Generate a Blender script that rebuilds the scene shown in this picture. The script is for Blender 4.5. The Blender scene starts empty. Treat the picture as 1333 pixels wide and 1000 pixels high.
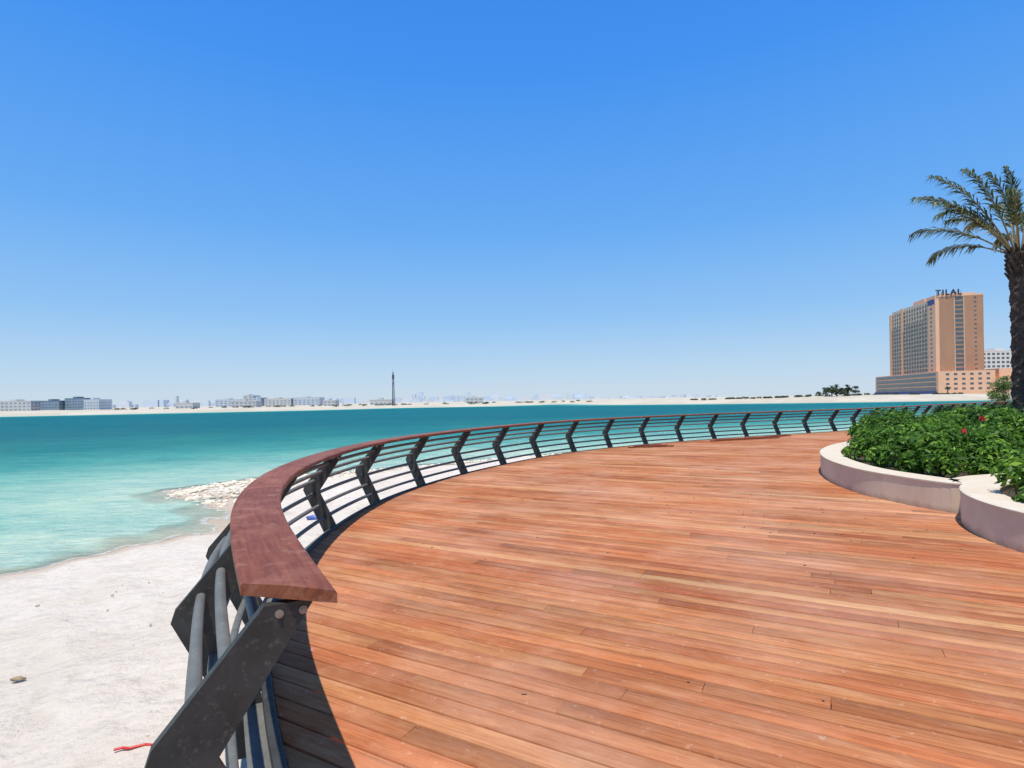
import bpy, math, random
import numpy as np
from mathutils import Vector, Matrix
random.seed(4); rng=np.random.default_rng(4)
scene=bpy.context.scene
scene.view_settings.view_transform='Standard'
scene.view_settings.look='None'
scene.view_settings.exposure=0
WZ=-1.5

# ------------------------------------------------------------ helpers
def link(ob,parent=None):
    scene.collection.objects.link(ob)
    if parent: ob.parent=parent
    return ob
def empty(name,loc=(0,0,0),rz=0):
    e=bpy.data.objects.new(name,None); e.location=loc; e.rotation_euler=(0,0,rz); e.empty_display_size=.3
    return link(e)
def mesh_obj(name,verts,faces,mat=None,parent=None,smooth=False,colors=None,uvs=None,attrs=None):
    me=bpy.data.meshes.new(name)
    verts=np.asarray(verts,dtype=np.float32).reshape(-1,3)
    if isinstance(faces,np.ndarray):
        n,k=faces.shape
        me.vertices.add(len(verts)); me.vertices.foreach_set('co',verts.ravel())
        me.loops.add(n*k); me.loops.foreach_set('vertex_index',faces.ravel().astype(np.int32))
        me.polygons.add(n); me.polygons.foreach_set('loop_start',np.arange(0,n*k,k,dtype=np.int32))
        me.polygons.foreach_set('loop_total',np.full(n,k,dtype=np.int32))
        me.update(calc_edges=True)
    else:
        me.from_pydata([tuple(map(float,v)) for v in verts],[],faces); me.update()
    if colors is not None:
        c=np.ones((len(verts),4),dtype=np.float32); c[:,:3]=np.asarray(colors)[:,:3]
        a=me.color_attributes.new('tone','FLOAT_COLOR','POINT'); a.data.foreach_set('color',c.ravel())
    if attrs:
        for k,v in attrs.items():
            a=me.attributes.new(k,'FLOAT','POINT'); a.data.foreach_set('value',np.asarray(v,dtype=np.float32))
    if uvs is not None:
        a=me.attributes.new('grain','FLOAT_VECTOR','POINT'); a.data.foreach_set('vector',np.asarray(uvs,dtype=np.float32).ravel())
    if smooth: me.polygons.foreach_set('use_smooth',[True]*len(me.polygons))
    if mat: me.materials.append(mat)
    ob=bpy.data.objects.new(name,me)
    return link(ob,parent)
class MB:
    def __init__(s): s.v=[]; s.f=[]
    def box(s,x0,x1,y0,y1,z0,z1):
        b=len(s.v)
        s.v+=[(x0,y0,z0),(x1,y0,z0),(x1,y1,z0),(x0,y1,z0),(x0,y0,z1),(x1,y0,z1),(x1,y1,z1),(x0,y1,z1)]
        s.f+=[(b,b+3,b+2,b+1),(b+4,b+5,b+6,b+7),(b,b+1,b+5,b+4),(b+1,b+2,b+6,b+5),(b+2,b+3,b+7,b+6),(b+3,b,b+4,b+7)]
    def tube(s,p,q,r,n=8,r2=None,caps=True):
        p=Vector(p);q=Vector(q);d=(q-p).normalized(); r2=r if r2 is None else r2
        a=d.orthogonal().normalized(); c=d.cross(a); b=len(s.v)
        for P,R in((p,r),(q,r2)):
            for i in range(n):
                t=2*math.pi*i/n; s.v.append(tuple(P+a*math.cos(t)*R+c*math.sin(t)*R))
        for i in range(n):
            j=(i+1)%n; s.f.append((b+i,b+j,b+n+j,b+n+i))
        if caps: s.f.append(tuple(b+i for i in reversed(range(n)))); s.f.append(tuple(b+n+i for i in range(n)))
    def obj(s,name,mat,parent=None,smooth=False): return mesh_obj(name,s.v,s.f,mat,parent,smooth)

class NT:
    def __init__(s,name):
        s.m=bpy.data.materials.new(name); s.m.use_nodes=True; s.t=s.m.node_tree; s.n=s.t.nodes
        s.n.clear(); s.out=s.n.new('ShaderNodeOutputMaterial')
    def new(s,t,**kw):
        n=s.n.new(t)
        for k,v in kw.items(): setattr(n,k,v)
        return n
    def l(s,a,b): s.t.links.new(a,b)
    def noise(s,scale,detail=4,rough=.6,vec=None,mul=None):
        n=s.new('ShaderNodeTexNoise'); n.inputs['Scale'].default_value=scale; n.inputs['Detail'].default_value=detail; n.inputs['Roughness'].default_value=rough
        if vec is None:
            vec=s.new('ShaderNodeTexCoord').outputs['Object']
        if mul:
            m=s.new('ShaderNodeVectorMath',operation='MULTIPLY'); m.inputs[1].default_value=mul; s.l(vec,m.inputs[0]); vec=m.outputs[0]
        s.l(vec,n.inputs['Vector']); return n.outputs['Fac']
    def ramp(s,fac,stops,interp='LINEAR'):
        r=s.new('ShaderNodeValToRGB'); r.color_ramp.interpolation=interp
        e=r.color_ramp.elements
        while len(e)<len(stops): e.new(.5)
        for i,(p,c) in enumerate(stops):
            e[i].position=p; e[i].color=(*(c if hasattr(c,'__len__') else (c,c,c)),1)
        s.l(fac,r.inputs[0]); return r.outputs[0]
    def mix(s,f,a,b,mode='MIX'):
        m=s.new('ShaderNodeMix',data_type='RGBA',blend_type=mode)
        for v,i in((f,0),(a,6),(b,7)):
            if hasattr(v,'links') or hasattr(v,'is_linked'): s.l(v,m.inputs[i])
            else: m.inputs[i].default_value=v if i==0 else (*v,1)
        return m.outputs[2]
    def math(s,op,a,b=0.0):
        m=s.new('ShaderNodeMath',operation=op)
        for v,i in((a,0),(b,1)):
            if hasattr(v,'is_linked'): s.l(v,m.inputs[i])
            else: m.inputs[i].default_value=v
        return m.outputs[0]
    def attr(s,name,out='Color'):
        a=s.new('ShaderNodeAttribute'); a.attribute_name=name; return a.outputs[out]
    def bump(s,h,strength=.3,dist=.01,normal=None):
        b=s.new('ShaderNodeBump'); b.inputs['Strength'].default_value=strength; b.inputs['Distance'].default_value=dist
        s.l(h,b.inputs['Height'])
        if normal is not None: s.l(normal,b.inputs['Normal'])
        return b.outputs[0]
    def prin(s,col,rough=.6,normal=None,metal=0,spec=.5):
        p=s.new('ShaderNodeBsdfPrincipled')
        if hasattr(col,'is_linked'): s.l(col,p.inputs['Base Color'])
        else: p.inputs['Base Color'].default_value=(*col,1)
        if hasattr(rough,'is_linked'): s.l(rough,p.inputs['Roughness'])
        else: p.inputs['Roughness'].default_value=rough
        p.inputs['Metallic'].default_value=metal; p.inputs['Specular IOR Level'].default_value=spec
        if normal is not None: s.l(normal,p.inputs['Normal'])
        s.l(p.outputs[0],s.out.inputs[0]); return p

def simple(name,col,rough=.7,var=.15,scale=3,bump=0,metal=0,spec=.5):
    m=NT(name); f=m.noise(scale,5)
    c=m.ramp(f,[(.3,tuple(x*(1-var) for x in col)),(.7,tuple(min(1,x*(1+var)) for x in col))])
    n=m.bump(m.noise(scale*8,4),bump,.01) if bump else None
    m.prin(c,rough,n,metal,spec); return m.m

# ------------------------------------------------------------ materials
def mat_boards():
    m=NT('deck_timber'); tone=m.attr('tone'); g=m.attr('grain','Vector')
    sep=m.new('ShaderNodeSeparateColor'); m.l(tone,sep.inputs[0])
    base=m.ramp(sep.outputs[0],[(0,(.31,.090,.036)),(.3,(.43,.145,.055)),(.6,(.51,.190,.072)),(.85,(.57,.24,.10)),(1,(.63,.345,.15))])
    hue=m.ramp(sep.outputs[1],[(0,(1.06,.90,.86)),(.5,(1,1,1)),(1,(.94,1.06,1.02))])
    base=m.mix(1.0,base,hue,'MULTIPLY')
    gr=m.noise(1,6,.7,g,(2.2,38,1)); gr2=m.noise(1,3,.6,g,(.8,120,1))
    c=m.mix(m.ramp(gr,[(.35,.75),(.56,0)]),base,(.27,.08,.030))
    c=m.mix(m.ramp(gr2,[(.5,0),(.75,.35)]),c,(.64,.32,.15))
    st=m.noise(.55,6,.65)
    c=m.mix(m.ramp(st,[(.43,0),(.68,.5)]),c,(.68,.39,.25))
    bl=m.noise(1,5,.7,g,(1.3,5,1))
    c=m.mix(m.ramp(bl,[(.52,0),(.70,.55)]),c,(.68,.35,.17))
    c=m.mix(m.ramp(bl,[(.26,.6),(.43,0)]),c,(.29,.09,.035))
    st2=m.noise(1.9,5,.7)
    c=m.mix(m.ramp(st2,[(.55,0),(.75,.35)]),c,(.33,.105,.045))
    sp=m.noise(14,4,.7); c=m.mix(m.ramp(sp,[(.62,0),(.73,.45)]),c,(.74,.54,.38))
    sp2=m.noise(30,3,.7,None,(1,1.2,1)); c=m.mix(m.ramp(sp2,[(.66,0),(.75,.45)]),c,(.2,.07,.03))
    n=m.bump(gr,.4,.004)
    m.prin(c,.8,n,spec=.12); return m.m
def mat_cap():
    m=NT('rail_timber'); tone=m.attr('tone'); g=m.attr('grain','Vector')
    sep=m.new('ShaderNodeSeparateColor'); m.l(tone,sep.inputs[0])
    base=m.ramp(sep.outputs[0],[(0,(.215,.062,.026)),(1,(.30,.090,.038))])
    gr=m.noise(1,6,.7,g,(2.5,45,1))
    c=m.mix(m.ramp(gr,[(.38,.8),(.60,0)]),base,(.14,.036,.016))
    c=m.mix(m.ramp(m.noise(3,5,.7,g),[(.48,0),(.75,.55)]),c,(.40,.18,.105))
    c=m.mix(m.ramp(m.noise(9,5,.7),[(.54,0),(.72,.45)]),c,(.46,.26,.17))
    m.prin(c,.55,m.bump(gr,.45,.004),spec=.22); return m.m
def mat_steel():
    m=NT('grey_steel_paint'); f=m.noise(5,6,.7)
    c=m.ramp(f,[(.3,(.034,.034,.031)),(.7,(.060,.060,.054))])
    d=m.noise(35,4,.7); c=m.mix(m.ramp(d,[(.56,0),(.78,.5)]),c,(.22,.19,.15))
    m.prin(c,.5,m.bump(d,.08,.003),spec=.25); return m.m
def mat_tube():
    m=NT('tube_steel_paint'); f=m.noise(9,5,.7)
    c=m.ramp(f,[(.3,(.12,.122,.112)),(.7,(.175,.175,.16))])
    d=m.noise(30,4,.7); c=m.mix(m.ramp(d,[(.56,0),(.78,.5)]),c,(.3,.27,.23))
    m.prin(c,.5,spec=.25); return m.m
def mat_ground():
    m=NT('sand'); sd=m.attr('shore','Fac')  # >0 on land
    f=m.noise(.6,8,.65); f2=m.noise(9,6,.7); foot=m.noise(3.4,3,.5)
    c=m.ramp(f,[(.3,(.66,.57,.455)),(.7,(.76,.68,.57))])
    c=m.mix(m.ramp(f2,[(.47,0),(.77,.45)]),c,(.56,.46,.35))
    c=m.mix(m.ramp(foot,[(.32,.32),(.45,0)]),c,(.55,.46,.35))  # footprint hollows darkened: their shade put into the sand colour
    sp=m.noise(45,3,.7); c=m.mix(m.ramp(sp,[(.64,0),(.71,.55)]),c,(.33,.26,.18))
    far=m.noise(.03,5,.7); fr=m.ramp(m.math('MULTIPLY',m.attr('dist','Fac'),.01),[(.6,0),(1,1)])
    dry=m.mix(m.ramp(far,[(.38,0),(.6,1)]),(.62,.54,.42),(.50,.45,.34))
    dry=m.mix(m.ramp(m.noise(.15,5,.75,None,(1,3,1)),[(.5,0),(.68,.6)]),dry,(.38,.35,.26))
    c=m.mix(fr,c,dry)  # dry tan blended in by distance, far haze put into the sand colour
    wet=m.ramp(m.math('ADD',m.math('MULTIPLY',sd,.5),m.math('MULTIPLY',m.math('SUBTRACT',f,.5),.6)),[(.0,1),(.35,.5),(.6,0)])
    c=m.mix(wet,c,(.50,.39,.28))
    tot=m.math('ADD',foot,m.math('MULTIPLY',f2,.4))
    n=m.bump(tot,.9,.16)
    m.prin(c,.9,n,spec=.1); return m.m
def mat_water():
    m=NT('sea_water'); sd=m.attr('shore','Fac')  # negative in water
    dep=m.math('MULTIPLY',sd,-1)
    nz=m.noise(.16,5,.6); dd=m.math('ADD',dep,m.math('MULTIPLY',m.math('SUBTRACT',nz,.5),9))
    c=m.ramp(m.math('MULTIPLY',dd,1/60),[(.0,(.54,.62,.45)),(.05,(.42,.58,.43)),(.14,(.23,.47,.36)),(.26,(.065,.32,.265)),(.48,(.018,.215,.20)),(1,(.009,.155,.168))])
    big=m.noise(.02,6,.7,None,(1,3,1))
    c=m.mix(m.ramp(big,[(.4,0),(.7,.6)]),c,m.mix(1.0,c,(.5,.72,.85),'MULTIPLY'))
    rip=m.noise(.35,8,.8,None,(1,2.6,1)); c=m.mix(m.ramp(rip,[(.42,0),(.62,.9)]),c,m.mix(1.0,c,(.55,.76,.86),'MULTIPLY'))
    rip2=m.noise(1.8,6,.75,None,(1,2.2,1)); c=m.mix(m.ramp(rip2,[(.50,0),(.70,.8)]),c,m.mix(1.0,c,(1.3,1.2,1.16),'MULTIPLY'))
    fo=m.noise(1.6,6,.7); foam=m.math('ADD',dep,m.math('MULTIPLY',m.math('SUBTRACT',fo,.5),1.2))
    fm=m.ramp(foam,[(.0,.2),(.08,.8),(.16,.5),(.25,0)])
    c=m.mix(fm,c,(.78,.77,.70))
    w1=m.noise(1.3,5,.65,None,(1,2.2,1)); w2=m.noise(6,4,.6,None,(1,1.8,1))
    n=m.bump(w2,.5,.06,m.bump(w1,.9,.35))
    di=m.new('ShaderNodeBsdfDiffuse'); m.l(c,di.inputs[0]); m.l(n,di.inputs['Normal'])
    gl=m.new('ShaderNodeBsdfGlossy'); gl.inputs['Roughness'].default_value=.18; m.l(n,gl.inputs['Normal'])
    ms=m.new('ShaderNodeMixShader'); ms.inputs[0].default_value=.08; m.l(di.outputs[0],ms.inputs[1]); m.l(gl.outputs[0],ms.inputs[2])
    tr=m.new('ShaderNodeBsdfTransparent'); m2=m.new('ShaderNodeMixShader')
    a=m.ramp(dep,[(.0,.15),(1.0,1)]); a2=m.math('MAXIMUM',a,fm)
    m.l(a2,m2.inputs[0]); m.l(tr.outputs[0],m2.inputs[1]); m.l(ms.outputs[0],m2.inputs[2]); m.l(m2.outputs[0],m.out.inputs[0]); return m.m
def mat_leaf(name,stops,trans=.3):
    m=NT(name); sep=m.new('ShaderNodeSeparateColor'); m.l(m.attr('tone'),sep.inputs[0])
    c=m.ramp(sep.outputs[0],stops)
    p=m.prin(c,.5,spec=.3); t=m.new('ShaderNodeBsdfTranslucent'); m.l(c,t.inputs[0])
    ms=m.new('ShaderNodeMixShader'); ms.inputs[0].default_value=trans
    m.l(p.outputs[0],ms.inputs[1]); m.l(t.outputs[0],ms.inputs[2]); m.l(ms.outputs[0],m.out.inputs[0]); return m.m
def mat_plaster():
    m=NT('planter_plaster'); f=m.noise(1.5,7,.7)
    c=m.ramp(f,[(.3,(.66,.51,.345)),(.7,(.75,.62,.45))])
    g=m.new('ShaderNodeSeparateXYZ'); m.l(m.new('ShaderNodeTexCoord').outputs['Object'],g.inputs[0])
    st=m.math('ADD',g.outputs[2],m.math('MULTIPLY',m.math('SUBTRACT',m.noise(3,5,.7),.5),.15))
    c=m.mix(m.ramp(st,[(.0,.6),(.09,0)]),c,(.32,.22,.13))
    c=m.mix(m.ramp(m.noise(2.5,6,.75,None,(1,1,.3)),[(.52,0),(.78,.4)]),c,(.46,.36,.25))
    m.prin(c,.85,m.bump(m.noise(60,4),.15,.004),spec=.15); return m.m
M_board=mat_boards(); M_cap=mat_cap(); M_steel=mat_steel(); M_tube=mat_tube(); M_sand=mat_ground(); M_water=mat_water(); M_plaster=mat_plaster()
M_under=simple('deck_gap_shade',(.012,.008,.005),.95)  # near-black, shade of the board gaps put into the substructure colour
def mat_coping():
    m=NT('planter_coping'); f=m.noise(2.5,6,.7)
    c=m.ramp(f,[(.3,(.60,.50,.365)),(.7,(.69,.60,.47))])
    c=m.mix(m.ramp(m.noise(11,5,.75),[(.53,0),(.70,.45)]),c,(.47,.37,.26))
    m.prin(c,.85,m.bump(m.noise(50,4),.12,.004),spec=.15); return m.m
M_plaster_top=mat_coping()
M_soil=simple('soil',(.06,.04,.025),.95,.4,6,.5)
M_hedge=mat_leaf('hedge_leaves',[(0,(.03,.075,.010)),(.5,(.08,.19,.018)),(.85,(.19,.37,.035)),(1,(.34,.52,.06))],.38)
M_tree=mat_leaf('tree_leaves',[(0,(.07,.12,.03)),(1,(.28,.37,.10))])
M_fartree=mat_leaf('distant_leaves',[(0,(.03,.05,.025)),(1,(.09,.13,.06))])
M_palm=mat_leaf('palm_leaves',[(0,(.055,.085,.03)),(.6,(.14,.17,.065)),(.85,(.29,.28,.14)),(1,(.40,.28,.16))],.25)
M_flower=simple('red_petals',(.6,.03,.02),.5)
M_bark=simple('bark',(.085,.055,.040),.95,.5,9,.6)

# ------------------------------------------------------------ rail path
C=[(-.735,1.90),(-1.205,2.75),(-1.70,3.75),(-2.12,5.0),(-2.35,6.3),(-2.42,7.9),(-2.25,9.7),(-1.8,11.35),(-1.08,13.15),(-.15,14.9),(.95,16.65),(2.27,18.25),(3.75,19.6),(5.4,20.85),(7.1,21.9),(9.0,23.05),(11,24.05),(13.1,25.05),(16.1,26.7),(20,29.5),(24.2,32.8),(28.5,35.9),(33,39),(38,42)]
def catmull(P,closed=False,n=20):
    P=[np.array(p,float) for p in P]; out=[]
    N=len(P); rng_=range(N if closed else N-1)
    for i in rng_:
        if closed: a,b,c,d=P[i-1],P[i],P[(i+1)%N],P[(i+2)%N]
        else: a=P[i-1] if i>0 else 2*P[0]-P[1]; b=P[i]; c=P[i+1]; d=P[i+2] if i+2<N else 2*P[-1]-P[-2]
        for k in range(n):
            t=k/n; out.append(.5*((2*b)+(c-a)*t+(2*a-5*b+4*c-d)*t*t+(3*b-a-3*c+d)*t**3))
    if not closed: out.append(P[-1])
    return np.array(out)
def resample(P,step,closed=False):
    if closed: P=np.vstack([P,P[:1]])
    s=np.r_[0,np.cumsum(np.linalg.norm(np.diff(P,axis=0),axis=1))]; n=max(3,int(round(s[-1]/step)))
    t=np.linspace(0,s[-1],n+1)
    if closed: t=t[:-1]
    return np.c_[np.interp(t,s,P[:,0]),np.interp(t,s,P[:,1])],t
path,ss=resample(catmull(C),.1)
K=13; ext=np.vstack([path[0]+(path[0]-path[1])*np.arange(K,0,-1)[:,None],path,path[-1]+(path[-1]-path[-2])*np.arange(1,K+1)[:,None]])
ker=np.hanning(2*K+3)[1:-1]; ker/=ker.sum()
path=np.c_[np.convolve(ext[:,0],ker,'valid'),np.convolve(ext[:,1],ker,'valid')]
path,ss=resample(path,.1)
T=np.gradient(path,axis=0); T/=np.linalg.norm(T,axis=1)[:,None]; Nn=np.c_[-T[:,1],T[:,0]]
def at(s):
    x=np.interp(s,ss,path[:,0]); y=np.interp(s,ss,path[:,1]); tx=np.interp(s,ss,T[:,0]); ty=np.interp(s,ss,T[:,1])
    t=np.array([tx,ty]); t/=np.linalg.norm(t); return np.array([x,y]),t,np.array([-t[1],t[0]])
SK=.95
def sweep(name,s0,s1,prof,mat,parent,step=.1,smooth=False,tone=None,acc=None,skew=0):
    n=max(2,int((s1-s0)/step)+1); k=len(prof); V=[];U=[]
    for s in np.linspace(s0,s1,n):
        p,t,nn=at(s)
        for (u,z) in prof:
            o=skew*(u+.125)*max(0,1-s/1.2)
            V.append((p[0]+nn[0]*u+t[0]*o,p[1]+nn[1]*u+t[1]*o,z)); U.append((s+o,u+z*.7,0))
    F=[]
    for i in range(n-1):
        for j in range(k):
            F.append((i*k+j,i*k+(j+1)%k,(i+1)*k+(j+1)%k,(i+1)*k+j))
    F.append(tuple(range(k))[::-1]); F.append(tuple((n-1)*k+j for j in range(k)))
    if acc is not None:
        b=len(acc[0]); acc[0].extend(V); acc[1].extend([tuple(b+i for i in f) for f in F]); acc[2].extend(U); acc[3].extend([tone]*len(V)); return
    return mesh_obj(name,V,F,mat,parent,smooth)
rail=empty('railing')
L=ss[-1]
acc=([],[],[],[]); s=0.0
UA,UB=-.135,.150
while s<L-.3:
    e=min(L,s+(1.5 if s>0 else 1.25))
    q=(random.random(),random.random(),0)
    pr=[(UA,.962),(UA,.998),(UA+.008,1.006),(.02,1.010),(UB-.008,1.006),(UB,.998),(UB,.962)][::-1]
    off=random.uniform(0,50); b=len(acc[2])
    sweep('x',s+.002,e-.002,pr,None,None,.1,tone=q,acc=acc,skew=SK)
    for i in range(b,len(acc[2])): acc[2][i]=(acc[2][i][0]+off,acc[2][i][1]+off,0)
    s=e
mesh_obj('timber_handrail',acc[0],acc[1],M_cap,rail,colors=acc[3],uvs=acc[2])
sweep('flat_bar',.22,L,[(-.07,.947),(.07,.947),(.07,.961),(-.07,.961)],M_steel,rail)
posts=[.16,1.55,2.95,4.30,6.16,8.05]
while posts[-1]+1.9<L: posts.append(posts[-1]+1.9)
pb=MB()
prof=[(-.085,.946),(.085,.946),(.425,.545),(.445,.48),(.17,-.10),(.17,-.34),(.004,-.34),(.004,-.02),(.235,.46)]
for s in posts:
    p,t,nn=at(s); th=.022
    b=len(pb.v); k=len(prof)
    for o in(-th,th):
        for (u,z) in prof: pb.v.append((p[0]+nn[0]*u+t[0]*o,p[1]+nn[1]*u+t[1]*o,z))
    pb.f.append(tuple(b+i for i in range(k))); pb.f.append(tuple(b+k+i for i in reversed(range(k))))
    for i in range(k): j=(i+1)%k; pb.f.append((b+j,b+i,b+k+i,b+k+j))
pb.obj('steel_posts',M_steel,rail)
bb=MB()
for s in posts[:6]:
    p,t,nn=at(s)
    for (u,z) in((-.045,.912),(.035,.912),(.325,.43)):
        a=(p[0]+nn[0]*u-t[0]*.022,p[1]+nn[1]*u-t[1]*.022,z)
        c=(a[0]-t[0]*.004,a[1]-t[1]*.004,z); c2=(a[0]-t[0]*.009,a[1]-t[1]*.009,z); bb.tube(a,c,.015,14); bb.tube(c,c2,.008,6)
bb.obj('bolts',simple('weathered_bolt',(.30,.28,.24),.45,.2,metal=.6),rail)
circ=lambda u,z,r,n=12:[(u+r*math.cos(2*math.pi*i/n),z+r*math.sin(2*math.pi*i/n)) for i in range(n)]
tubes=[(.095,.845),(.20,.725),(.30,.60),(.32,.41),(.245,.26),(.17,.10)]
for i,(u,z) in enumerate(tubes): sweep('rail_tube_%d'%(i+1),posts[0],L,circ(u,z,.025),M_tube,rail,.15,smooth=True)

# ------------------------------------------------------------ deck
deck=empty('timber_deck')
edge=path-Nn*.06
poly=[tuple(e) for e in edge]
poly=[(-.68,-5),(-.68,1.6)]+poly+[(44,40),(44,-5)]
PA=np.array(poly); PB=np.roll(PA,-1,axis=0)
ux=np.array([.872,-.4895]); ux/=np.linalg.norm(ux); vx=np.array([-ux[1],ux[0]])
pu=PA@ux; pv=PA@vx; qu=PB@ux; qv=PB@vx
def span(v):
    m=(pv<=v)!=(qv<=v)
    if m.sum()<2: return None
    t=(v-pv[m])/(qv[m]-pv[m]); u=pu[m]+t*(qu[m]-pu[m]); return u.min(),u.max()
W=.142; gap=.0115; V=[];F=[];U=[];Cc=[]
v=pv.min()+.02
while v<pv.max()-.02:
    a=span(v+gap/2); b=span(v+W-gap/2)
    if a and b:
        u0=max(a[0],b[0]); u1=min(a[1],b[1]); cuts=[None]
        u=u0+random.uniform(.8,4.4)
        while u<u1-.5: cuts.append(u); u+=random.choice([3.0,3.6,4.2,4.8])
        cuts.append('e'); off=random.uniform(0,99); h=gap/2+random.uniform(-.001,.001)
        for i in range(len(cuts)-1):
            l=(a[0],b[0]) if cuts[i] is None else (cuts[i]+.0025,)*2
            r=(a[1],b[1]) if cuts[i+1]=='e' else (cuts[i+1]-.0025,)*2
            z=random.uniform(-.003,.0015); b0=len(V); ch=.004
            q=random.gauss(.45,.22); q=min(1,max(0,q))
            if random.random()<.05: q=random.uniform(.85,1)
            off=random.uniform(0,99)
            for zz,c in((-.05,0),(z-.004,0),(z,ch)):
                for (uu,vv) in((l[0],v+h+c),(r[0],v+h+c),(r[1],v+W-h-c),(l[1],v+W-h-c)):
                    P=ux*uu+vx*vv; V.append((P[0],P[1],zz)); U.append((uu+off,vv+off*.37,0)); Cc.append((q,off/99,0))
            for k in(0,4):
                for j in range(4): F.append((b0+k+j,b0+k+(j+1)%4,b0+k+4+(j+1)%4,b0+k+4+j))
            F.append((b0+8,b0+9,b0+10,b0+11))
    v+=W
mesh_obj('deck_boards',V,np.array(F),M_board,deck,colors=Cc,uvs=U)
n=len(poly); sv=[(x,y,-.053) for x,y in poly]+[(x,y,-.30) for x,y in poly]
sf=[tuple(reversed(range(n))),tuple(n+i for i in range(n))]+[(i,(i+1)%n,n+(i+1)%n,n+i) for i in range(n)]
mesh_obj('substructure',sv,sf,M_under,deck)
sweep('edge_channel',.02,L,[(-.056,-.36),(.0,-.36),(.0,.012),(-.05,.012),(-.056,.006)],M_steel,deck)
sweep('edge_angle',.02,L,[(.001,-.06),(.10,-.06),(.10,-.05),(.001,-.05)],M_tube,deck)
cb=MB()
for s in np.arange(1,L,3.8):
    p,t,nn=at(s); q=p-nn*.6; cb.tube((q[0],q[1],-3),(q[0],q[1],-.3),.14,12)
cb.obj('concrete_piles',simple('pile_concrete',(.35,.33,.3),.9,.15,3,.2),deck,True)

# loose timbers on the deck by the rail
for i,(x,y,a,l) in enumerate([(4.6,19.3,.45,1.6),(4.9,19.15,.25,1.1),(8.6,21.6,.35,2.6),(9.6,22.1,.1,1.6),(10.6,22.9,.6,2.0)]):
    b=MB(); b.box(-l/2,l/2,-.07,.07,0,.035); b.box(-l/2+.2,l/2-.3,-.06,.03,.036,.07)
    o=b.obj('loose_timber' ,M_cap); o.location=(x,y,.004); o.rotation_euler=(0,0,a)
    me=o.data; a_=me.color_attributes.new('tone','FLOAT_COLOR','POINT')
def ico():
    import bmesh
    bm=bmesh.new(); bmesh.ops.create_icosphere(bm,subdivisions=2,radius=1); v=np.array([x.co[:] for x in bm.verts]); f=np.array([[q.index for q in p.verts] for p in bm.faces]); bm.free(); return v,f
IV,IF=ico()
V=[];F=[];b0=0
for k in range(110):
    r=rng.random()
    if r<.45: x,y=rng.uniform(2.2,6.5),rng.uniform(5,10)
    else: x,y=rng.uniform(-1,7),rng.uniform(2.6,16)
    if x>5.0 and y<8.5: continue
    v=IV*np.array([rng.uniform(.004,.018),rng.uniform(.004,.01),.005])+np.array([x,y,.006]); V.append(v);F.append(IF+b0);b0+=len(v)
mesh_obj('wood_chips',np.vstack(V),np.vstack(F),simple('chips',(.25,.16,.1),.9,.4))
# ------------------------------------------------------------ terrain & water
poly_w=[(-14,-30),(-13,0),(-11.6,6.5),(-10.3,10.3),(-9.2,12.5),(-7.9,14.1),(-7.9,16),(-9.6,18.3),(-12.0,20.1),(-12.4,21.6),(-10.9,24),(-6.6,26.4),(-1.2,30.5),(5,34),(12,38),(25,46),(45,56),(78,80),(150,150),(218,215),
 (212,236),(168,236),(140,240),(115,252),(90,268),(60,292),(48,330),(45,392),(20,385),(0,350),(-12,333),(-66,333),(-105,285),(-171,258),(-228,238),(-420,200),(-3500,150),(-3500,-200),(-60,-200)]
wp=np.array(poly_w,float); wq=np.roll(wp,-1,axis=0)
def sdist(X,Y):  # + on land
    d=np.full(X.shape,1e9); ins=np.zeros(X.shape,bool)
    for a,b in zip(wp,wq):
        e=b-a; t=np.clip(((X-a[0])*e[0]+(Y-a[1])*e[1])/(e@e),0,1)
        d=np.minimum(d,np.hypot(X-a[0]-t*e[0],Y-a[1]-t*e[1]))
        if a[1]!=b[1]:
            c=((a[1]>Y)!=(b[1]>Y))&(X<(b[0]-a[0])*(Y-a[1])/(b[1]-a[1])+a[0]); ins^=c
    return np.where(ins,-d,d)
def wob(X,Y):
    return .45*np.sin(X*.9+1)*np.sin(Y*.7)+.25*np.sin(X*2.1-Y*1.6)+.15*np.sin(X*3.7+Y*4.1)
def height(X,Y,sd):
    R=np.hypot(X,Y); k=np.clip((X-20)/130,0,1); k=k*k*(3-2*k); capz=-.55+1.45*k
    land=WZ+np.minimum(sd*.075,1)*1.0*(capz-WZ)
    far=np.clip((R-150)/100,0,1)
    land=land+far*np.clip(sd/20,0,1)*(.35*np.sin(X*.05+2)*np.sin(Y*.031+X*.013)+.22*np.sin(X*.17)*np.sin(Y*.11))
    land=land+(1-far)*np.clip(sd/3,0,1)*(.02*np.sin(X*2.3+Y*1.1)*np.sin(Y*3.1-X)+.015*np.sin(X*5.3)*np.sin(Y*4.7))
    return np.where(sd>0,land,WZ+np.maximum(sd*.09,-3))
az=np.radians(np.r_[np.linspace(-62,62,420),np.linspace(62,298,80)[1:-1]])
rr=np.geomspace(.5,9000,330)
A,R=np.meshgrid(az,rr); X=(R*np.sin(A)); Y=(R*np.cos(A))
SD=sdist(X,Y)+np.clip(40/R,0,1)*wob(X,Y)
Z=height(X,Y,SD)
na,nr=len(az),len(rr); i,j=np.meshgrid(np.arange(nr-1),np.arange(na),indexing='ij'); j2=(j+1)%na
FA=np.stack([i*na+j,(i+1)*na+j,(i+1)*na+j2,i*na+j2],-1).reshape(-1,4)[:,::-1]
mesh_obj('ground',np.stack([X,Y,Z],-1).reshape(-1,3),FA,M_sand,None,True,attrs={'shore':SD.ravel(),'dist':R.ravel()})
mesh_obj('sea',np.stack([X,Y,np.full_like(X,WZ)],-1).reshape(-1,3),FA,M_water,None,True,attrs={'shore':SD.ravel()})
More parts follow.
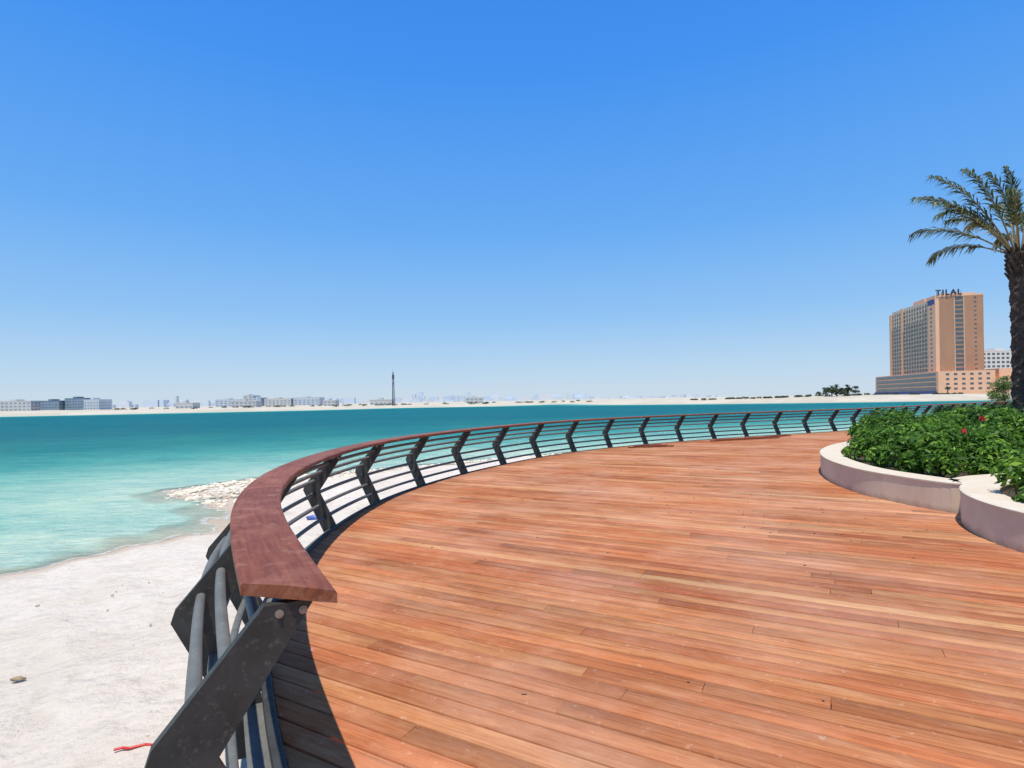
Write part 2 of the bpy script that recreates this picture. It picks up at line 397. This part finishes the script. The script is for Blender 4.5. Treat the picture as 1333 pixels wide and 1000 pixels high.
def gz(x,y):
    a,b=np.array([[float(x)]]),np.array([[float(y)]]); s=sdist(a,b); return float(height(a,b,s)[0,0])

# rocks
def rocks(name,pts,smin,smax,mat,sink=.15):
    V=[];F=[];b=0
    for (x,y) in pts:
        s=rng.uniform(smin,smax)*rng.choice([.4,.55,.8,1]); v=IV.copy()
        for k in range(7):
            d=rng.normal(size=3); d/=np.linalg.norm(d); h=rng.uniform(.45,.8); m=v@d; v-=np.outer(np.maximum(m-h,0),d)
        v*=np.array([1,rng.uniform(.6,1),rng.uniform(.35,.65)])*s; a=rng.uniform(0,6.3)
        c,q=math.cos(a),math.sin(a); v=np.c_[v[:,0]*c-v[:,1]*q,v[:,0]*q+v[:,1]*c,v[:,2]]
        v+=np.array([x,y,max(gz(x,y),WZ-.08)+s*sink]); V.append(v); F.append(IF+b); b+=len(v)
    return mesh_obj(name,np.vstack(V),np.vstack(F),mat)
M_rock=simple('limestone',(.74,.65,.49),.9,.15,2,.5)
pts=[]
shore=[(-7.9,16.4),(-9.6,18.3),(-12.0,20.1),(-12.5,21.6),(-10.9,24),(-6.6,26.4),(-1.2,30.5),(5,34)]
sp,_=resample(np.array(shore,float),.11)
for p in sp:
    wd=.9 if p[1]<24 and p[1]>17.5 else .6
    for k in range(3): pts.append((p[0]+rng.normal(0,wd*.45)+.5,p[1]+rng.normal(0,wd*.4)-.1))
for k in range(330): pts.append((rng.uniform(-12.2,-6),rng.uniform(19.8,24.2)))
rocks('rock_spit',pts,.05,.20,M_rock,.05)
pts=[(rng.uniform(-9,-2.8),rng.uniform(2,22)) for k in range(140)]
rocks('beach_pebbles',pts,.012,.04,simple('shell_pebble',(.42,.34,.25),.9,.4,5))
b=MB()
for k in range(7): b.tube((k*.05,.012*math.sin(k*2.1),.012),((k+1)*.05,.012*math.sin((k+1)*2.1),.012),.010,6)
o=b.obj('red_strap',M_flower); o.location=(-2.95,4.15,gz(-2.95,4.15)); o.rotation_euler=(0,0,.25)
def lump(name,x,y,s,mat):
    v=IV.copy(); v+=.18*np.sin(v[:,[1,2,0]]*5+1)+.1*np.sin(v[:,[2,0,1]]*9); v*=np.array(s)
    o=mesh_obj(name,v,IF,mat); o.location=(x,y,gz(x,y)+s[2]*.5); return o
lump('blue_plastic_bag',-5.1,14.6,(.22,.15,.07),simple('blue_plastic',(.10,.14,.42),.4))
lump('driftwood_scrap',-5.0,5.7,(.07,.035,.018),simple('scrap',(.35,.25,.14),.9))

# ------------------------------------------------------------ planters
def leaves(name,centers,count,size,mat,parent=None,flat=.7,updir=.4):
    c=np.repeat(centers,count,axis=0); n=len(c)
    d=rng.normal(size=(n,3)); d/=np.linalg.norm(d,axis=1)[:,None]; d[:,2]=np.abs(d[:,2])*np.where(rng.random(n)<.8,1,-1)
    rad=(rng.uniform(.55,1.08,n)+np.where(rng.random(n)<.06,.22,0))[:,None]; p=c[:,:3]+d*c[:,3:6]*rad
    nrm=d+rng.normal(0,.55,(n,3))+np.array([0,0,updir]); nrm/=np.linalg.norm(nrm,axis=1)[:,None]
    t=np.cross(nrm,rng.normal(size=(n,3))); t/=np.linalg.norm(t,axis=1)[:,None]; bt=np.cross(nrm,t)
    s=(size*rng.uniform(.6,1.3,n))[:,None]
    v=np.stack([p-t*s,p-bt*s*.42+nrm*s*.12,p+t*s,p+bt*s*.42+nrm*s*.12],1).reshape(-1,3)
    f=np.arange(4*n).reshape(n,4)
    clump=np.repeat(rng.uniform(-.2,.2,len(centers)),count)
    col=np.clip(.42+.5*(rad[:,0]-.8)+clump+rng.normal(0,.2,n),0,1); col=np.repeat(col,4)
    return mesh_obj(name,v,f,mat,parent,colors=np.c_[col,col,col])
def planter(poly,h,wid):
    pl=empty('planter')
    P,_=resample(catmull(poly,True,16),.12,True); n=len(P)
    Tt=np.roll(P,-1,0)-np.roll(P,1,0); Tt/=np.linalg.norm(Tt,axis=1)[:,None]; N=np.c_[Tt[:,1],-Tt[:,0]]
    area=np.sum(P[:,0]*np.roll(P[:,1],-1)-P[:,1]*np.roll(P[:,0],-1))
    if area>0: N=-N     # N inward
    def ring(prof,nm,mat):
        V=[];F=[];k=len(prof)
        for a in range(n):
            for(u,z) in prof: V.append((P[a,0]+N[a,0]*u,P[a,1]+N[a,1]*u,z))
        for a in range(n):
            b=(a+1)%n
            for q in range(k): F.append((a*k+q,a*k+(q+1)%k,b*k+(q+1)%k,b*k+q))
        mesh_obj(nm,V,F,mat,pl)
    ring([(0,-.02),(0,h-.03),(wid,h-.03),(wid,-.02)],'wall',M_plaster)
    ring([(-.012,h-.028),(-.012,h-.008),(.0,h),(wid,h),(wid+.012,h-.01),(wid+.012,h-.028)],'coping',M_plaster_top)
    I=P+N*(wid-.02); mesh_obj('soil',[(x,y,h-.09) for x,y in I],[tuple(range(n))],M_soil,pl)
    return pl,P,N
def inside(pt,P):
    x,y=pt; c=False; n=len(P)
    for i in range(n):
        a=P[i];b=P[(i+1)%n]
        if (a[1]>y)!=(b[1]>y) and x<(b[0]-a[0])*(y-a[1])/(b[1]-a[1])+a[0]: c=not c
    return c
p1=[(6.12,7.75),(5.80,8.8),(5.80,9.8),(6.2,11.3),(7.0,12.9),(8.2,14.4),(9.8,15.7),(12,16.6),(15,16.8),(18,15.5),(19,12),(18,8),(14,6.9),(10.1,7.35),(8.2,8.25),(7.0,8.12)]
p2=[(8+2.8*math.cos(a),5.65+2.8*math.sin(a)) for a in np.linspace(0,2*math.pi,14)[:-1]]
for poly,h,cnt,hh,nl,ins in((p1,.42,520,.46,350,.58),(p2,.424,170,.22,330,.50)):
    pl,P,N=planter(poly,h,.38)
    I=P+N*ins; cs=[]
    xs=P[:,0].min(),P[:,0].max(); ys=P[:,1].min(),P[:,1].max()
    tries=0
    while len(cs)<cnt and tries<20000:
        tries+=1; x=rng.uniform(*xs); y=rng.uniform(*ys)
        if not inside((x,y),I): continue
        if cnt>200 and x>15.5: 
            if rng.random()<.6: continue
        g=.11*math.sin(x*1.3+y*.7)+.08*math.sin(x*.6-y*2.1)
        e=np.min(np.hypot(I[:,0]-x,I[:,1]-y)); g-= (.24 if cnt>200 else .12)*max(0,1-e/.45)
        r=rng.uniform(.20,.36)*(1 if e>.2 else .75); cs.append((x,y,h+hh*.75+g+rng.uniform(-.16,.14),r,r,rng.uniform(.22,.36)*(1 if cnt>200 else .65)))
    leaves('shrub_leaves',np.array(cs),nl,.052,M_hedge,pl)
    st=MB()
    for c in cs[::2]: st.tube((c[0],c[1],h-.1),(c[0]+rng.uniform(-.1,.1),c[1]+rng.uniform(-.1,.1),c[2]+.1),.012,5)
    st.obj('shrub_stems',M_bark,pl)
    if cnt>200:
        fc=[(8.35,10.1,1.18,.05,.05,.045),(7.7,9.7,1.0,.03,.03,.03)]
        leaves('red_flowers',np.array(fc),26,.038,M_flower,pl)

# ------------------------------------------------------------ palm
PH=5.12
palm=empty('palm_tree',(12.74,14.2,0))
V=[];F=[];n=20;H=PH;m_=130
for i in range(m_+1):
    t=i/m_; z=.3+t*(H-.3); r=.205-.035*t+(.06*max(0,(t-.88)/.12))
    for j in range(n):
        a=2*math.pi*j/n; sw=max(0,math.sin((z*5.2*2*math.pi*.5)+ (a*3)))**2*.03+max(0,math.sin((z*5.2*2*math.pi*.5)-(a*3)))**2*.03
        rad=r+sw+random.uniform(-.008,.008); V.append((rad*math.cos(a)+.03*math.sin(z*.8),rad*math.sin(a),z))
for i in range(m_):
    for j in range(n): F.append((i*n+j,i*n+(j+1)%n,(i+1)*n+(j+1)%n,(i+1)*n+j))
mesh_obj('trunk',V,F,M_bark,palm)
bt=MB()
for k in range(70):
    a=k*2.4; z=PH-.7+.7*k/70; bt.tube((.15*math.cos(a),.15*math.sin(a),z),(.29*math.cos(a),.29*math.sin(a),z+.24),.045,6,.022)
bt.obj('leaf_boots',M_bark,palm)
def frond(a,elev,Lf,droop,VV,FF,CC,rb,tw=0,dry=0):
    n=46; p=Vector((.1*math.cos(a),.1*math.sin(a),PH-.05)); el=elev; pts=[]
    h=Vector((math.cos(a),math.sin(a),0)); side=Vector((-math.sin(a),math.cos(a),0))
    for i in range(n+1):
        t=i/n; pts.append(p.copy()); el=elev-droop*(t**2.2); d=h*math.cos(el)+Vector((0,0,1))*math.sin(el)+side*tw*t; p=p+d.normalized()*(Lf/n)
    for i in range(n):
        rb.tube(pts[i],pts[i+1],.022*(1-i/n)+.004,5,.022*(1-(i+1)/n)+.004,caps=False)
        if i<15: continue
        t=i/n; d=(pts[i+1]-pts[i]).normalized(); up=side.cross(d).normalized()
        for sgn in(-1,1):
            for rep in range(2):
                ln=.46*math.sin(math.pi*min(1,((t-.25)*1.1+.14)))**.6*random.uniform(.7,1.15) if t<.98 else .2
                dr=(d*random.uniform(.9,1.4)+side*sgn*random.uniform(.25,.75)+up*random.uniform(-.35,.40)).normalized()
                b0=pts[i]+d*(Lf/n)*rep*.5; mid=b0+dr*ln*.5; tip=b0+dr*ln+Vector((0,0,-.16*random.random()-.08)); wv=d.cross(dr).cross(dr).normalized()*.017
                b=len(VV); VV.extend([tuple(b0-wv*.5),tuple(mid-wv),tuple(tip),tuple(mid+wv)]); FF.append((b,b+1,b+2,b+3))
                q=min(1,max(0,random.gauss(.42,.2)+dry)); CC.extend([(q,q,q)]*4)
VV=[];FF=[];CC=[];rb=MB()
spec=[]
for k in range(20):
    a=k*2.399+.3; lev=k/20
    da=abs((a-math.pi+math.pi)%(2*math.pi)-math.pi)
    if da<.55 : continue
    spec.append((a,math.radians(80-48*lev+random.uniform(-6,6)),random.uniform(1.9,2.5),random.uniform(1.0,1.5)))
spec+= [(math.radians(178),math.radians(46),3.05,.95),(math.radians(186),math.radians(40),2.75,.75),(math.radians(172),math.radians(60),2.95,.80),(math.radians(188),math.radians(66),2.7,.9),
        (math.radians(182),math.radians(88),2.25,.8),(math.radians(200),math.radians(92),2.2,.7),(math.radians(180),math.radians(53),2.5,1.6)]
for (a,e,l,d) in spec: frond(a,e,l,d,VV,FF,CC,rb,random.uniform(-.15,.15),.4 if random.random()<.3 else 0)
mesh_obj('fronds',VV,np.array(FF),M_palm,palm,colors=CC)
rb.obj('midribs',simple('midrib',(.28,.22,.11),.6),palm)

# small tree behind the railing
tr=empty('young_tree',(43.2,50,gz(43.2,50)))
tb=MB(); tb.tube((0,0,0),(.1,0,1.8),.08,8,.05)
cs=[]
for k in range(26):
    a=random.uniform(0,6.28); r=random.uniform(0,1.05); z=random.uniform(1.4,3.9); r*=1.1 if z<3 else .6
    tb.tube((.1,0,min(1.8,z-.5)),(r*math.cos(a),r*math.sin(a),z),.03,5,.01); cs.append((r*math.cos(a),r*math.sin(a),z,.42,.42,.36))
tb.obj('trunk_and_limbs',M_bark,tr); leaves('foliage',np.array(cs),170,.08,M_tree,tr)
cs=[]
for k in range(30): cs.append((random.uniform(36,50),random.uniform(46,51),.1+random.uniform(-.4,.2),.8,.8,.6))
leaves('low_bushes',np.array(cs),200,.12,M_hedge)

# distant trees on the spit
cs=[]
for k in range(34):
    x=random.uniform(152,169); y=280+random.uniform(-6,6); z=gz(x,y)+random.uniform(1,3.8); cs.append((x,y,z,1.3,1.3,.9))
for k in range(60):
    x=random.uniform(95,225); y=285+random.uniform(-10,25); cs.append((x,y,gz(x,y)+.3,1.4,1.4,.6))
for k in range(70):
    x=random.uniform(-330,60); y=random.uniform(400,560); cs.append((x,y,gz(x,y)+.4,2.2,2.2,.9))
leaves('distant_trees',np.array(cs),60,.5,M_fartree)
for (x,y,hh) in [(157,279,5.4),(160.5,281,6.0),(164,278,5.6),(282,340,9),(287,338,8),(230,300,4.5)]:
    pe=empty('distant_palm',(x,y,gz(x,y))); b=MB(); b.tube((0,0,0),(0,0,hh-1),.28,7,.2); b.obj('trunk',M_bark,pe)
    vv=[];ff=[];cc=[]
    for k in range(22):
        a=k*2.4; e=random.uniform(-.2,1.3); p=Vector((0,0,hh-1)); dd=Vector((math.cos(a),math.sin(a),0)); sd=Vector((-math.sin(a),math.cos(a),0)); pr=None
        for q in range(5):
            w=.35*math.sin(math.pi*(q+.6)/5); b0=len(vv); vv+= [tuple(p-sd*w),tuple(p+sd*w)]; cc+=[(random.random(),)*3]*2
            if q: ff.append((b0-2,b0-1,b0+1,b0))
            el=e-q*.4; p=p+(dd*math.cos(el)+Vector((0,0,1))*math.sin(el))*.5
    mesh_obj('fronds',vv,ff,M_fartree,pe,colors=cc)

# ------------------------------------------------------------ tower hotel
M_or=simple('orange_render',(.78,.47,.29),.85,.05,.08); M_or2=simple('tan_render',(.58,.43,.30),.85,.08,.1)
M_wh=simple('white_render',(.68,.64,.57),.85,.06,.1); M_gl=simple('dark_glass',(.09,.11,.12),.2,.3,.2,spec=.6); M_blue=simple('blue_hoarding',(.04,.07,.24),.6)
M_slab=simple('balcony_slab',(.47,.44,.37),.8,.08,.3); M_dk=simple('dark_sign',(.03,.03,.04),.6)
bd=empty('hotel_tower',(261.5,350,gz(261.5,350)-.3),math.atan2(-.229,.973))  # local x=b (right), y=a (away)
H=60
b=MB(); b.box(2.0,25.5,0,68,0,H); b.box(0,25.5,0,10,0,H+.02); b.box(0,2.0,64,68,0,H-2); b.box(0,1.99,46,49,0,H-.01); b.box(4,22,2,12.5,H,H+2.2); b.box(6,20,28,44,H,H+3.4); b.box(0,25.6,-.05,12.05,H+.03,H+1.1)
b.obj('walls',M_or,bd)
b=MB(); g=MB(); w2=MB()
nf=17; fh=(H-14)/nf
for k in range(nf):
    z=14+k*fh
    g.box(1.9,2.0-.002,10.2,63.8,z+.25,z+fh-.25)
    for (y0,y1) in((10.1,45.9),(49.1,63.9)):
        b.box(.5,2.0,y0,y1,z-.15,z+.12); b.box(.5,.6,y0,y1,z+.12,z+.85)
    g.box(10.5,14.8,-.06,.5,z+.5,z+fh-.5); g.box(-.06,.4,4.2,6.6,z+.8,z+fh-.7); g.box(20.6,21.8,-.05,.5,z+1,z+fh-.9)
for i in range(15):
    y=10.6+i*3.8
    if 44.5<y<50 or y>63: continue
    w2.box(-.05,2.0,y,y+.55,14,H-.5)
b.obj('balconies',M_slab,bd); g.obj('windows',M_gl,bd); w2.obj('fins',M_slab,bd)
b=MB(); b.box(9.9,10.4,-.25,.2,14,H-1); b.box(14.9,15.4,-.25,.2,14,H-1); b.obj('pilasters',M_or2,bd)
b=MB(); b.box(-2.5,27,-8,88,0,14); b.box(27.01,48,-10,30,0,9); b.box(30,40,-6,20,9,15); b.obj('podium',M_or,bd)
g=MB(); s_=MB()
for k in range(4):
    z=2.6+k*2.9
    g.box(-2.56,-2,-5,86,z,z+2.0); s_.box(-2.9,-2.5,-7,88,z-.5,z-.15)
    for q in range(6): g.box(1.5+q*4.2,3.3+q*4.2,-8.06,-7.5,z+.2,z+1.4)
for q in range(5):
    for z in(2,5.5): g.box(29+q*3.7,30.8+q*3.7,-10.05,-9.5,z,z+1.7)
g.obj('podium_windows',M_gl,bd); s_.obj('podium_slabs',M_or2,bd)
b=MB(); b.box(-3.4,-2.95,-6,88,0,2.2); b.obj('hoarding',M_blue,bd)
cu=bpy.data.curves.new('t','FONT'); cu.body='TILAL'; cu.size=4.6; cu.extrude=.25; cu.offset=.12; cu.space_character=1.25
to=bpy.data.objects.new('tmp',cu); link(to); bpy.context.view_layer.update()
me=bpy.data.meshes.new_from_object(to.evaluated_get(bpy.context.evaluated_depsgraph_get())); bpy.data.objects.remove(to)
me.materials.clear(); me.materials.append(M_dk)
so=bpy.data.objects.new('roof_letters',me); link(so,bd); so.location=(.2,-.4,H+1.0); so.rotation_euler=(math.pi/2,0,0)
b=MB()
for q in range(6): b.tube((.8+q*2.6,-.15,H-.5),(.8+q*2.6,-.15,H+3.2),.12,5)
b.box(-.08,-.02,1,9.5,H-4.2,H-1); b.obj('sign_frame',M_blue,bd)

def block(name,x0,x1,y,dep,z1,matw,flo=3.4,bay=4.5,rz=0,base=None):
    cx=(x0+x1)/2; w=(x1-x0)/2; z0=gz(cx,y)-.5 if base is None else base
    e=empty(name,(cx,y,z0),rz); h=z1-z0; b=MB(); b.box(-w,w,0,dep,0,h); b.box(-w-.1,w+.1,-.1,dep+.1,h,h+.6); b.box(-w*.3,w*.1,2,dep*.6,h+.6,h+2.2); b.obj('walls',matw,e)
    g=MB(); nb=max(1,int(2*w/bay)); st=2*w/nb; k=0; z=1.2
    while z+flo*.55<h:
        for i in range(nb): g.box(-w+st*(i+.2),-w+st*(i+.8),-.06,.3,z,z+flo*.5)
        for i in range(max(1,int(dep/bay))): g.box(-w-.06,-w+.3,bay*(i+.2),bay*(i+.75),z,z+flo*.5); g.box(w-.3,w+.06,bay*(i+.2),bay*(i+.75),z,z+flo*.5)
        z+=flo
    if g.v: g.obj('windows',M_gl if y<500 else M_hzg,e)
    return e
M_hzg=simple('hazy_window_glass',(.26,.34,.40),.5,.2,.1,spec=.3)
block('apartment_building',374,408,452,24,34.5,M_wh,3.3,3.6)
block('apartment_building',409,440,470,24,31,M_or2,3.3,3.6)
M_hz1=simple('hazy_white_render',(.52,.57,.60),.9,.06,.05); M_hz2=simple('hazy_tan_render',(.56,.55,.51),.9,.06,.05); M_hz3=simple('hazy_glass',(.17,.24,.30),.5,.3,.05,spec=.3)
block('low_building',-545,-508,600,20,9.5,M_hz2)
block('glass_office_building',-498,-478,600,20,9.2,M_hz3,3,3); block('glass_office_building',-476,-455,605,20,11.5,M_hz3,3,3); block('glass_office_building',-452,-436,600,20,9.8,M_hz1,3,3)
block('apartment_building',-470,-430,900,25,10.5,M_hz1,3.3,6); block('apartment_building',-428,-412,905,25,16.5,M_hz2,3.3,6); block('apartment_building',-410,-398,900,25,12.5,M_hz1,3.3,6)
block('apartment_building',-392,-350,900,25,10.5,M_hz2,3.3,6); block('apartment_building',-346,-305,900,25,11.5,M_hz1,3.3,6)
sky_e=empty('distant_skyline'); b=[MB(),MB()]
for k in range(260):
    x=random.uniform(-2400,950); y=random.uniform(2300,2700); w=random.uniform(8,34); h=random.choice([8,10,12,14,18,24,28]) if x<300 else random.choice([6,8,10,14])
    if random.random()<.08: h*=1.7; w*=.4
    b[k%2].box(x-w,x+w,y,y+20,-1,h)
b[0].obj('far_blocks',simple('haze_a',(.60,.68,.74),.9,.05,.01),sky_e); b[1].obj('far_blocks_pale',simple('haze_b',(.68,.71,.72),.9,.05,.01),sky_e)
for (x,y,w,h) in [(-300,520,8,4),(-255,540,12,5),(-180,560,6,4.5),(-120,520,10,4),(-40,600,9,5)]:
    block('low_building',x-w,x+w,y,12,h,M_hz2,2.6,4)
# mast
ms=empty('telecom_mast',(-73,350,gz(-73,350))); b=MB(); Ht=20.5
def leg(k,z): r=.75*(1-z/Ht)+.28; a=k*2*math.pi/3; return (r*math.cos(a),r*math.sin(a),z)
zs=np.linspace(0,Ht,15)
for a_,c_ in zip(zs[:-1],zs[1:]):
    for k in range(3):
        b.tube(leg(k,a_),leg(k,c_),.15,5); b.tube(leg(k,a_),leg(k+1,c_),.09,4); b.tube(leg(k,c_),leg(k+1,c_),.09,4)
b.tube((0,0,Ht),(0,0,Ht+1.6),.1,5)
for k in range(3): x,y,z=leg(k,18.5); b.box(x*1.5-.25,x*1.5+.25,y*1.5-.25,y*1.5+.25,16.5,19); b.box(x*1.4-.2,x*1.4+.2,y*1.4-.2,y*1.4+.2,13,14.5)
b.obj('lattice',simple('mast_steel',(.07,.08,.11),.6),ms)

# ------------------------------------------------------------ light, sky, camera
sd_=Vector((.07,.27,-1)).normalized()
su=bpy.data.lights.new('sun','SUN'); su.energy=4.7; su.angle=math.radians(.5); su.color=(1,.945,.86)
so=bpy.data.objects.new('sun',su); so.rotation_euler=sd_.to_track_quat('-Z','Y').to_euler(); link(so)
w=bpy.data.worlds.new('World'); scene.world=w; w.use_nodes=True; nt=w.node_tree
bg=nt.nodes['Background']; st=nt.nodes.new('ShaderNodeTexSky'); st.sky_type='NISHITA'; st.sun_disc=False
st.sun_elevation=math.radians(74.4); st.sun_rotation=math.radians(194.5); st.altitude=0; st.air_density=1.0; st.dust_density=.6; st.ozone_density=3.0
S=.14
tc=nt.nodes.new('ShaderNodeTexCoord'); sx=nt.nodes.new('ShaderNodeSeparateXYZ'); nt.links.new(tc.outputs['Generated'],sx.inputs[0])
rp=nt.nodes.new('ShaderNodeValToRGB'); nt.links.new(sx.outputs[2],rp.inputs[0]); el=rp.color_ramp.elements
stops=[(0,(.60,.72,.84)),(.05,(.48,.67,.87)),(.14,(.28,.55,.91)),(.28,(.135,.42,.93)),(.5,(.050,.295,.91)),(.62,(.036,.25,.86)),(1,(.12,.26,.60))]
while len(el)<len(stops): el.new(.5)
for e_,(p,c) in zip(el,stops): e_.position=p; e_.color=(*c,1)
sc=nt.nodes.new('ShaderNodeVectorMath'); sc.operation='SCALE'; sc.inputs['Scale'].default_value=1/S; nt.links.new(rp.outputs[0],sc.inputs[0])
mx=nt.nodes.new('ShaderNodeMix'); mx.data_type='RGBA'; mx.inputs[0].default_value=.9
nt.links.new(st.outputs[0],mx.inputs[6]); nt.links.new(sc.outputs[0],mx.inputs[7]); nt.links.new(mx.outputs[2],bg.inputs[0]); bg.inputs[1].default_value=S
cd=bpy.data.cameras.new('camera'); cam=bpy.data.objects.new('camera',cd); link(cam); scene.camera=cam
cd.sensor_fit='HORIZONTAL'; cd.sensor_width=36; cd.lens=36*740/1333; cd.shift_y=21.5/1333; cd.clip_end=20000; cd.clip_start=.05
cam.matrix_world=Matrix.Translation((0,0,1.65))@Matrix.Rotation(math.pi/2,4,'X')@Matrix.Rotation(-.017,4,'Z')
